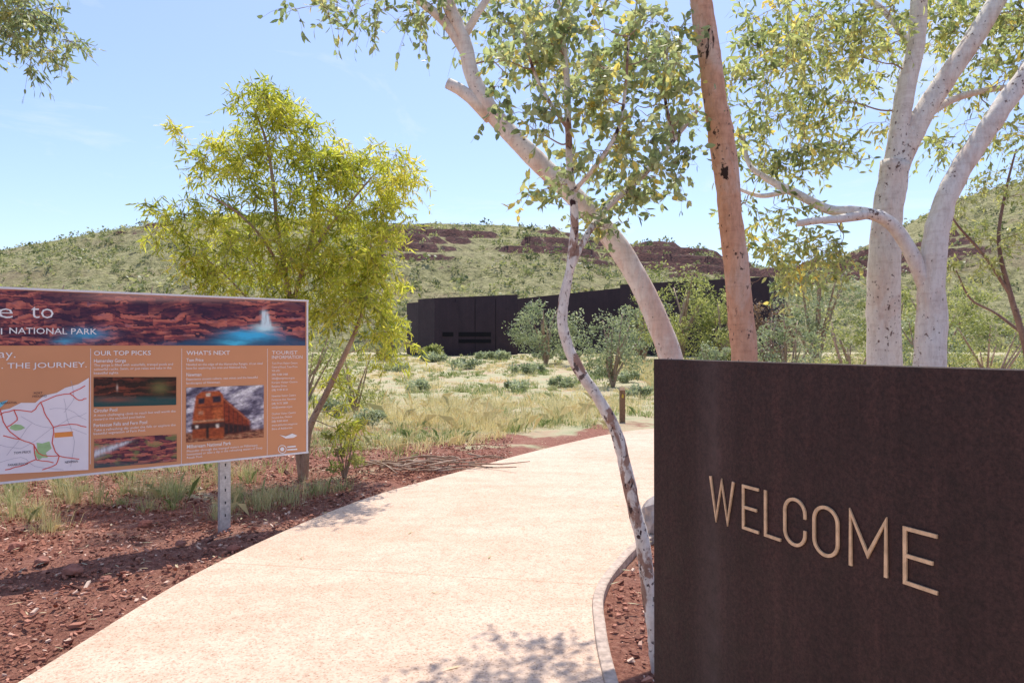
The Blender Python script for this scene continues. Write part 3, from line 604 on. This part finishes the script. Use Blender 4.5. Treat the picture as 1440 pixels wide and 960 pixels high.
for a in [("PORT",48,60,554,3,0),("HEDLAND",46,66,558.5,3,0),("KARRATHA",2,24,568,3,0),("TOM PRICE",20,44,638,3.5,0),("PARABURDOO",12,40,655,3.5,0),("NEWMAN",92,110,651,3.5,0)]:
    TX[0]=MB(); txt(*a); TX[0].obj("map_lettering",dpr,sb,base=SB)
ring=[(397+5.5*math.cos(a),631+5.5*math.sin(a)) for a in np.linspace(0,2*math.pi,17)]
sline(ring,0.006,wht,"logo",0.0045)
spoly([(397+3*math.cos(a),631+3*math.sin(a)) for a in np.linspace(0,6.28,9)[:-1]],0.0045,wht,"logo")
spoly([(393,611),(402,613),(411,609),(418,612),(413,615),(402,616)],0.0045,wht,"logo")
spoly([(404,627),(416,626),(416,628),(404,629)],0.0045,wht,"logo"); spoly([(404,631),(418,630),(418,632),(404,633)],0.0045,wht,"logo")

# ---------------------------------------------------------------- trees
def build_tree(name,label,stems,blobs,leaf,bmat,lmat,ncl,cat="tree",twmat=None,group=None,sides=14,lump=0.10,tl=(0.22,0.42),nt_=7,lpt=8,droop=0.5,extra=None,tb=0.5,minr=0.0035,rs_=1.0,tint_sd=0.13):
    base=np.array([stems[0][0][0],stems[0][0][1],0.0])
    base[2]=float(gz(base[0],base[1]))
    root=empty(name,base,label,cat,group)
    mb=MB(); sk=[];sr=[]
    for st in stems:
        c=catmull(st,7); c[:,3]*=rs_; w_=c[:,:3].copy()
        V,Fc=tube(w_,np.maximum(c[:,3],0.003),sides,lump); mb.add(V,Fc)
        sk.append(w_[2:]); sr.append(c[2:,3])
    if extra: 
        for V,Fc in extra: mb.add(V,Fc)
    mb.obj("trunk",bmat,root,True,base)
    sk=np.vstack(sk); sr=np.concatenate(sr)
    wts=np.array([b[4] for b in blobs],float); wts/=wts.sum()
    C=[]
    for b,w__ in zip(blobs,wts):
        n=max(1,int(round(w__*ncl)))
        q=rng.normal(size=(n,3)); q=norm(q)*rng.uniform(0.05,1.1,(n,1))**0.6
        C.append(b[0]+q*np.array([b[1],b[3],b[2]]))
    C=np.vstack(C)
    dmin=np.array([np.min(np.linalg.norm(sk-c,axis=1)) for c in C]); C=C[np.argsort(dmin)]
    tw=MB(); LP=[];LD=[];LT=[]
    for c in C:
        dv=sk-c; dist=np.linalg.norm(dv,axis=1)+np.maximum(dv[:,2],0)*0.7
        j=int(np.argmin(dist)); p0=sk[j]; dd=np.linalg.norm(c-p0)
        r0=min(sr[j]*0.6,0.0035+0.010*dd)
        m1=p0+(c-p0)*0.35+rng.normal(0,0.08,3)*dd+np.array([0,0,0.06*dd]); m2=p0+(c-p0)*0.7+rng.normal(0,0.07,3)*dd+np.array([0,0,0.08*dd])
        ctl=np.array([[*p0,r0],[*m1,r0*0.8],[*m2,max(r0*0.6,minr*0.8)],[*c,max(r0*0.4,minr*0.6)]]); cc=catmull(ctl,4)
        V,Fc=tube(cc[:,:3],cc[:,3],5); tw.add(V,Fc)
        sk=np.vstack([sk,cc[3:,:3]]); sr=np.concatenate([sr,cc[3:,3]])
        ct=rng.normal(0,tint_sd)
        for _ in range(rng.integers(max(2,nt_-3),nt_+3)):
            d=norm(rng.normal(size=3)+norm(c-p0)*0.5+np.array([0,0,0.2])); L=rng.uniform(*tl)
            ts=np.linspace(0,1,5)[:,None]; q=c+d*L*ts+np.array([0,0,-droop*L])*ts**2
            V,Fc=tube(q,np.linspace(minr*0.6,minr*0.25,5),3); tw.add(V,Fc)
            k=lpt; tt=rng.uniform(0.15,1.0,k); pp=c+d*L*tt[:,None]+np.array([0,0,-droop*L])*tt[:,None]**2
            LP.append(pp); LD.append(d*0.4+rng.normal(0,0.6,(k,3))+np.array([0,0,-droop*1.1])); LT.append(np.clip(tb+ct+rng.normal(0,0.19,k),0,1))
    tw.obj("branches",twmat or bmat,root,True,base)
    p=np.vstack(LP);d=np.vstack(LD);t_=np.concatenate(LT); n=len(p)
    L=leaf[0]*rng.uniform(0.5,1.25,n); W=leaf[1]*rng.uniform(0.65,1.2,n)
    V,Fc,tv=leafmesh(p,d,L,W,t_); mk("crown",V,Fc,lmat,root,False,tv,base)
    return root
def S(d,*pts):
    out=[]
    for q in pts:
        dd=q[3] if len(q)>3 else d
        out.append([*P(q[0],q[1],dd),q[2]/F*dd])
    return np.array(out)
def Bl(d,*bl):
    return [(P(b[0],b[1],b[5] if len(b)>5 else d),b[2]/F*d,b[3]/F*d,b[4] if b[4] else 1, b[2]*b[3]*(b[6] if len(b)>6 else 1)) for b in bl]

d=8.35
build_tree("young_gum_tree","slender yellow green young gum tree beside signboard",
 [S(d,(428,676,10),(430,640,9),(436,600,8),(458,555,7),(482,505,6),(500,465,5),(514,420,3.5),(520,370,2.5)),
  S(d,(425,676,8),(416,600,7),(410,520,7),(410,440,6.5),(400,380,6),(390,320,5),(384,260,4),(374,200,3),(356,150,1.8)),
  S(d,(410,430,5),(428,370,4.4),(440,320,3.8,8.6),(442,270,2.8,8.8),(432,205,1.8,8.8)),
  S(d,(402,395,4.2),(372,340,3.2,8.1),(335,300,2.6,7.9),(290,272,1.6,7.8)),
  S(d,(425,380,4),(458,325,3.2),(492,285,2.4),(530,240,1.4)),
  S(d,(408,500,3),(365,440,2.4),(320,390,1.8),(285,360,1.2))],
 Bl(d,(355,160,55,32,.6),(385,148,38,22,.6),(285,220,45,28,.6),(330,215,50,28,.5),(405,200,50,35,.5,8.6,.8),(440,225,55,32,.5,8.5,.9),(520,225,65,25,.7),(475,240,50,28,.6),(570,240,28,22,.4),(285,320,55,42,.8),(350,280,50,35,.6,8.3,.8),(445,290,75,42,.8,8.5),(545,290,45,40,.6),(375,365,90,38,.8),(285,380,42,32,.6),(490,360,88,52,.8),(515,425,62,45,.7),(545,475,30,30,.5),(440,440,42,32,.6,8.3,.6),(370,430,62,30,.6,8.2,.7),(490,595,35,30,.5,8.2,.3),(455,540,25,30,.5,8.3,.3)),
 (0.118,0.019),barkB,leafB,300,nt_=8,lpt=10,droop=0.5,tl=(0.15,0.40),tb=0.48,sides=9,rs_=0.62,tint_sd=0.16)

d=4.3
stub=tube(S(d,(690,165,10),(662,136,9),(645,124,8),(629,116,7.5))[:,:3],S(d,(690,165,10),(662,136,9),(645,124,8),(629,116,7.5))[:,3],12,0.08)
build_tree("leaning_gum_tree","leaning smooth pale barked gum tree beside steel wall",
 [S(d,(1010,858,26),(985,720,24),(962,590,22),(938,490,20),(908,415,18.5),(870,348,18),(822,290,17),(775,245,16.5),(728,198,16),(690,155,15),(664,105,13),(652,55,12),(628,0,11),(608,-60,10),(580,-150,8)),
  S(d,(655,75,9),(625,30,8),(590,0,7),(540,-40,5,4.1),(480,-50,3,4.0)),
  S(d,(652,50,7),(690,-10,6),(740,-60,5,4.6),(800,-100,4,4.8))],
 Bl(d,(560,-5,45,16,.4),(500,-8,40,14,.35,4.1),(435,0,25,18,.3,4.0),(660,10,35,25,.4,4.6,.9),(700,50,28,32,.4,4.8,.8),(610,30,25,20,.3,4.4,.5),(740,-40,90,50,.6,4.6,.4),(600,-60,110,50,.6,4.2,.4),(710,110,20,22,.3,4.6,.6),(790,110,45,38,.3,5.2,1),(760,60,45,35,.3,5.1,.8)),
 (0.060,0.025),barkL,leafA,78,twmat=barkB,extra=[stub],tl=(0.1,0.24),nt_=6,lpt=6,tb=0.55,sides=20,minr=0.0025,rs_=0.82)

d=3.4
build_tree("thin_gum_tree","thin crooked gum tree with mottled flaking bark",
 [S(d,(928,952,14),(922,900,13),(913,840,12),(903,760,11),(889,705,10.5),(876,640,10),(862,596,9.5),(838,555,9),(809,510,9),(792,465,8.5),(793,420,8),(803,370,7.5),(808,310,7),(802,240,6),(799,170,5.5),(797,110,5),(790,40,4),(780,-40,3)),
  S(d,(797,395,6),(815,350,5.5),(848,298,5,3.6),(905,246,4.5,3.8),(948,196,4,3.9),(985,150,3,4.0)),
  S(d,(806,270,4),(840,230,3.5,3.3),(870,180,3,3.3),(880,120,2.4,3.3),(885,50,1.8,3.3)),
  S(d,(799,180,3.6),(765,130,3),(745,80,2.2),(735,30,1.6)),
  S(d,(948,196,3.4,3.9),(935,130,2.6,3.9),(940,60,2,3.9))],
 Bl(d,(735,70,38,45,.4),(800,50,50,45,.4,3.4,1),(870,50,55,45,.5,3.5,1.3),(935,60,45,50,.5,3.9,1.3),(900,125,65,38,.5,3.7,1.2),(840,140,45,38,.4,3.3),(745,165,42,28,.4,3.3),(860,205,80,32,.5,3.5),(945,180,30,35,.4,4.0),(785,265,42,30,.4,3.5,.9),(895,262,60,34,.4,3.8,1.3),(800,-20,120,50,.6,3.6,.3),(835,305,48,20,.3,3.5,.8),(940,240,35,25,.3,3.9,.8)),
 (0.052,0.027),barkM,leafA,150,tl=(0.08,0.2),nt_=6,lpt=6,tb=0.6,sides=12,lump=0.2,minr=0.0022,twmat=barkB,droop=0.35,rs_=0.88)

d=3.9
build_tree("salmon_gum_tree","upright gum tree with salmon pink bark and dark scars",
 [S(d,(1052,880,24),(1050,700,21),(1046,510,18.5),(1040,420,18.5),(1030,320,18),(1020,230,17.5),(1008,150,17.5),(998,75,17),(986,0,16),(972,-90,14),(950,-200,11)),
  S(d,(975,-70,8),(1020,-110,6,4.1),(1080,-130,4,4.4))],
 Bl(d,(990,-120,120,50,.6,3.9,.5),(1090,-60,60,50,.5,4.3,.6)),
 (0.06,0.024),barkP,leafA,16,tl=(0.12,0.24),nt_=5,lpt=6,sides=20,lump=0.16,minr=0.0025,twmat=barkB,rs_=0.93)

d=5.6
build_tree("forked_gum_tree","stout white gum tree forking into two limbs",
 [S(d,(1240,760,32),(1242,620,29),(1244,520,27),(1243,440,26),(1244,360,25),(1250,290,24),(1260,228,23)),
  S(d,(1258,240,17),(1266,180,16),(1276,120,15),(1290,60,14),(1294,0,13),(1296,-90,11)),
  S(d,(1260,240,19),(1286,185,18),(1318,130,17),(1360,70,16),(1398,10,15),(1440,-60,12)),
  S(d,(1290,172,7),(1340,140,6,5.9),(1395,125,5,6.2),(1450,120,4,6.4)),
  S(d,(1288,70,6),(1240,10,5,5.8),(1190,-20,4,6.0))],
 Bl(d,(1190,40,65,50,.9,5.9,1),(1100,45,60,50,.9,5.6,1),(1140,110,65,42,.9,5.8,.9),(1060,110,35,50,.6,5.2,1),(1225,105,38,42,.7,6.2,.8),(1350,35,60,42,.9,6.2,1.1),(1415,95,42,45,.8,6.2,1.2),(1330,-10,110,40,.9,5.8,.6),(1430,20,45,45,.8,6.4,1.1),(1180,-40,110,40,.8,5.8,.3),(1170,170,50,28,.6,6.0,.7),(1410,175,40,30,.6,6.3,.9),(1325,190,22,40,.5,6.4,.6),(1220,190,25,35,.5,6.3,.6)),
 (0.078,0.026),barkW,leafC,200,tl=(0.15,0.36),nt_=6,lpt=7,tb=0.5,sides=22,minr=0.003,twmat=barkB,droop=0.45,rs_=0.82,tint_sd=0.17)
d=5.2
build_tree("curved_gum_tree","curving white gum tree with twisting side limb",
 [S(d,(1290,780,28),(1298,640,26),(1306,520,24.5),(1310,440,22),(1312,370,20),(1322,310,18),(1342,255,17),(1378,198,16),(1415,145,15.5),(1450,95,14),(1500,20,12)),
  S(d,(1308,440,13),(1298,395,11.5),(1274,342,11),(1245,308,10),(1205,298,9),(1165,294,8,5.3),(1120,272,7,5.4),(1085,254,6,5.5),(1055,232,4,5.6),(1045,190,3,5.7)),
  S(d,(1225,300,8),(1185,307,7,5.1),(1150,310,6,5.0),(1122,314,5,5.0)),
  S(d,(1110,268,4.5,5.4),(1070,275,3.5,5.5),(1030,262,2.5,5.6))],
 Bl(d,(1100,220,50,32,.7,5.6,.9),(1055,190,40,35,.6,5.8,1),(1105,335,50,35,.6,5.5,.9),(1160,350,35,28,.6,5.5,.6),(1075,295,35,30,.5,5.6,.7),(1150,215,45,25,.5,5.8,.7),(1460,60,40,60,.5,5.6,.6),(1100,385,45,25,.5,5.6,.6)),
 (0.074,0.025),barkW,leafC,74,tl=(0.14,0.32),nt_=6,lpt=7,tb=0.5,sides=20,minr=0.003,twmat=barkB,droop=0.45,rs_=0.85,tint_sd=0.17,lump=0.14)
d=5.6
build_tree("overhanging_gum_tree","gum tree branch with hanging grey green leaves",
 [S(6.0,(-170,742,16),(-165,500,14),(-150,300,12),(-120,150,9),(-80,40,6)),S(5.8,(-130,170,6),(-60,90,4),(0,40,3),(60,15,1.6))],
 Bl(d,(10,15,45,20,.5),(50,15,38,20,.4),(25,55,42,16,.4),(74,35,18,22,.3),(-60,30,60,50,.6,5.8,.6)),
 (0.085,0.018),barkW,leafA,50,tl=(0.12,0.26),nt_=7,lpt=9,tb=0.5,sides=12,twmat=barkB)
d=12
build_tree("dark_limbed_tree","open crowned tree with dark bare limbs",
 [S(d,(1455,560,8),(1440,480,7),(1420,410,6),(1405,340,4),(1415,270,3),(1430,210,2)),
  S(d,(1425,420,4.5),(1385,360,3.5),(1350,320,2.6),(1330,290,1.6)),S(d,(1440,470,4),(1400,440,3,12.4),(1365,420,2.4,12.6),(1345,380,1.6,12.6))],
 Bl(d,(1420,250,45,30,.8),(1370,290,35,25,.8),(1420,330,45,30,.9),(1380,370,40,20,.8),(1440,210,25,20,.5)),
 (0.10,0.03),bark("dark_limb_bark",(0.20,0.12,0.09),(0.28,0.19,0.14),(0.05,0.03,0.02)),shrubY,36,tl=(0.2,0.45),nt_=6,lpt=8,tb=0.55,sides=8,rs_=0.6)

def shrub(name,label,px,pyb,wpx,hpx,d,mat,dens=1.0,bm_=barkB,cat="shrub",nst=6,leafs=None,low=0.15,group=None):
    x=(px-CX)/F*d; zb_=float(gz(x,d)); wr=wpx/F*d/2; H_=hpx/F*d
    base=np.array([x,d,zb_])
    root=empty(name,base,label,cat,group)
    st=MB()
    for i in range(nst):
        a=rng.uniform(0,6.28); e=np.array([math.cos(a)*wr*rng.uniform(.2,.7),math.sin(a)*wr*rng.uniform(.2,.7),H_*rng.uniform(.55,.9)])
        ctl=np.array([[0,0,-0.05,0.02*H_],[*(e*np.array([.3,.3,.4])+rng.normal(0,.03,3)*H_),0.014*H_],[*e,0.005*H_]]); c=catmull(ctl,5)
        V,Fc=tube(c[:,:3],c[:,3],6); st.add(V,Fc); 
    st.obj("stems",bm_,root,True)
    nc=int(34*dens); L0=leafs or max(0.05,0.0040*d)
    q=norm(rng.normal(size=(nc,3)))*rng.uniform(0.35,0.98,(nc,1)); q[:,2]=q[:,2]*0.5+0.5
    cc=q*np.array([wr,wr,H_]); cc[:,2]=np.clip(cc[:,2],H_*low,None); cr=wr*rng.uniform(0.12,0.34,nc)
    nl=76; cid=np.repeat(np.arange(nc),nl)
    dd=norm(rng.normal(size=(len(cid),3)))*(rng.uniform(0,1,(len(cid),1))**0.45)*1.1
    p=cc[cid]+dd*cr[cid][:,None]*np.array([1,1,0.75]); p[:,2]=np.maximum(p[:,2],0.03)
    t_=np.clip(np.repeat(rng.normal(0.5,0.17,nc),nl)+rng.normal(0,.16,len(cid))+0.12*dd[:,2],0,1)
    L=L0*rng.uniform(0.6,1.4,len(cid)); V,Fc,tv=leafmesh(p,rng.normal(size=p.shape)+dd*0.6,L,L*0.42,t_)
    mk("foliage",V,Fc,mat,root,False,tv); return root
sh=[("grey_shrub","rounded grey green shrub before dark steel building",768,500,120,92,40,shrubG,1.5),
("grey_shrub","spreading pale grey shrub among dry grass",862,528,118,118,26,shrubG,1.4),
("bushland_tree","dense olive green tree before dark building",955,505,135,150,38,shrubY,1.8),
("bushland_tree","dense olive green tree before dark building",905,500,90,95,42,shrubG,1.2),
("bushland_tree","dense olive green tree before dark building",1015,505,90,110,36,shrubY,1.3),
("green_shrub","small bright green shrub at building base",607,500,42,24,44,shrubY,.6),
("green_shrub","leafy green shrub in dry grass behind wall",1200,535,130,150,17,shrubY,1.2),
("green_shrub","leafy green shrub in dry grass behind wall",1110,520,110,120,22,shrubG,1.2),
("green_shrub","leafy green shrub in dry grass behind wall",1395,535,150,135,17,shrubY,1.3),
("grey_shrub","pale grey shrub beside steel wall",1300,520,110,110,24,shrubG,1.2),
("grey_shrub","pale grey shrub beside steel wall",1000,505,70,50,30,shrubG,.7),
("dry_shrub","dead reddish brown shrub with bare twigs",1085,505,95,115,30,shrubD,.9),
("green_shrub","leafy green shrub near young gum tree",500,560,110,95,16,shrubY,.8),
("green_shrub","leafy green shrub behind signboard",430,540,120,120,19,shrubY,.9),
("green_shrub","low green sapling at path edge",485,668,70,85,8.3,shrubY,.3),
("grey_shrub","distant grey shrub below hill",545,503,70,60,45,shrubG,.8),
("green_shrub","leafy green shrub in dry grass behind wall",1460,520,120,150,20,shrubG,1.0),
("bushland_tree","grey green tree below distant hill",1150,500,150,150,42,shrubG,1.5),
("bushland_tree","grey green tree below distant hill",1330,500,150,110,44,shrubY,1.3),
("bushland_tree","grey green tree below distant hill",1250,500,110,110,40,shrubY,1.1),
("bushland_tree","olive tree behind signboard below hill",60,520,190,150,30,shrubY,1.1),
("bushland_tree","olive tree behind signboard below hill",190,520,170,145,32,shrubG,1.1),
("bushland_tree","olive tree behind signboard below hill",310,520,150,140,34,shrubY,1.0)]
for s_ in sh: shrub(s_[0],s_[1],*s_[2:8],dens=s_[8],cat="tree" if s_[0]=="bushland_tree" else "shrub",leafs=0.05 if s_[6]<9 else None,nst=8)
for i,(px,py,w_,h_) in enumerate([(560,530,40,12),(610,522,34,10),(655,528,50,13),(700,520,36,10),(745,532,46,14),(790,545,44,14),(585,550,44,14),(725,550,46,13),(800,520,34,10),(540,512,32,9),(680,512,30,8),(765,515,28,8),(900,560,40,16),(880,540,40,13),(520,600,46,24),(470,585,44,26),(840,535,36,11)]):
    dd=1536/(py-HY); dd=min(dd,46); r_=shrub("low_saltbush","low rounded sage coloured bush on open flat",px,py,w_,h_,dd,shrubS,0.4,cat="shrub",nst=4,group="low bushes on open flat")

# ---------------------------------------------------------------- small things
q=P(875,592,1536/(592-HY)); e=empty("marker_post",(q[0],q[1],0),"short brown trail marker post with yellow arrow plate","post"); 
mb=MB(); hw=0.055
mb.add([(-hw,-hw,-.05),(hw,-hw,-.05),(hw,hw,-.05),(-hw,hw,-.05),(-hw,-hw,.66),(hw,-hw,.66),(hw,hw,.72),(-hw,hw,.72)],[[0,3,2,1],[4,5,6,7],[0,1,5,4],[1,2,6,5],[2,3,7,6],[3,0,4,7]])
mb.obj("post",plain("brown_timber",(0.24,0.14,0.08),0.8,0.3,20),e)
mb=MB(); mb.add([(-.022,-hw-.004,.50),(.022,-hw-.004,.50),(.022,-hw-.004,.55),(0,-hw-.004,.59),(-.022,-hw-.004,.55)],[[0,1,2,3,4]]); mb.obj("plate",plain("yellow_plate",(0.62,0.42,0.06),0.5),e)
def rock(name,label,loc,sz,mat,cat="rock"):
    import bmesh
    b=bmesh.new(); bmesh.ops.create_icosphere(b,subdivisions=3,radius=1); o=rng.uniform(0,90)
    for v in b.verts:
        k=1+0.35*mnoise.fractal(v.co*0.9+Vector((o,0,0)),0.8,2,3); v.co=Vector((v.co.x*sz[0]*k,v.co.y*sz[1]*k,v.co.z*sz[2]*k))
    me=bpy.data.meshes.new(name); b.to_mesh(me); b.free(); me.materials.append(mat)
    ob=bpy.data.objects.new(name,me); col.objects.link(ob); ob.location=loc; ob["label"]=label; ob["category"]=cat; return ob
gm=plain("grey_stone",(0.40,0.35,0.33),0.9,0.35,9); rm=plain("red_stone",(0.33,0.14,0.10),0.9,0.4,14)
rock("boulder","pale grey boulder at path edge beside trunk",(1.27,5.75,0.14),(0.17,0.15,0.2),gm)
for a,b,s_ in [(103,805,.07),(60,790,.05),(205,738,.06),(330,772,.05),(255,765,.045),(25,770,.06),(150,815,.04)]:
    dd=1536/(b-HY); q=P(a,b,dd); rock("loose_rock","red brown rock lying on bare soil",(q[0],q[1],s_*0.3),(s_,s_*.8,s_*.55),rm)["group"]="red rocks on bare soil"
mb=MB()
for i in range(34):
    c=np.array([-1.12,8.75,0.05])+np.array([rng.normal(0,.42),rng.normal(0,.28),rng.uniform(0,.09)]); a=rng.normal(0.15,0.5); L=rng.uniform(.3,.85)
    dv=np.array([math.cos(a),math.sin(a),rng.normal(0,.06)]); ctl=np.array([c-dv*L/2,c+rng.normal(0,.03,3),c+dv*L/2]); cc=catmull(ctl,4); cc[:,2]=np.maximum(cc[:,2],0.015)
    V,Fc=tube(cc,np.linspace(.014,.006,len(cc)),6); mb.add(V,Fc)
ob=mb.obj("fallen_branches",barkB,smooth=True); ob["kind"]="stuff"; ob["label"]="heap of fallen dead sticks beside footpath"; ob["category"]="branches"
n=1800; x=rng.uniform(-7,3,n); y=rng.uniform(2.8,13,n); k=(~inpath(x,y))|(rng.uniform(size=n)<0.06); x=x[k];y=y[k]; n=len(x)
z=np.where(inpath(x,y),0.042,0.03)
V,Fc,tv=leafmesh(np.stack([x,y,z],-1),np.stack([rng.normal(size=n),rng.normal(size=n),rng.normal(0,.03,n)],-1),rng.uniform(.04,.10,n),rng.uniform(.008,.018,n),rng.uniform(0.5,1,n),0.05)
V=V.reshape(-1,6,3); V[:,:,2]=z[:,None]+np.abs(V[:,:,2]-z[:,None])*0.25; V=V.reshape(-1,3)
ob=mk("leaf_litter",V,Fc,grassM,attr=tv); ob["kind"]="stuff"; ob["label"]="dry fallen gum leaves on soil and path"; ob["category"]="leaves"
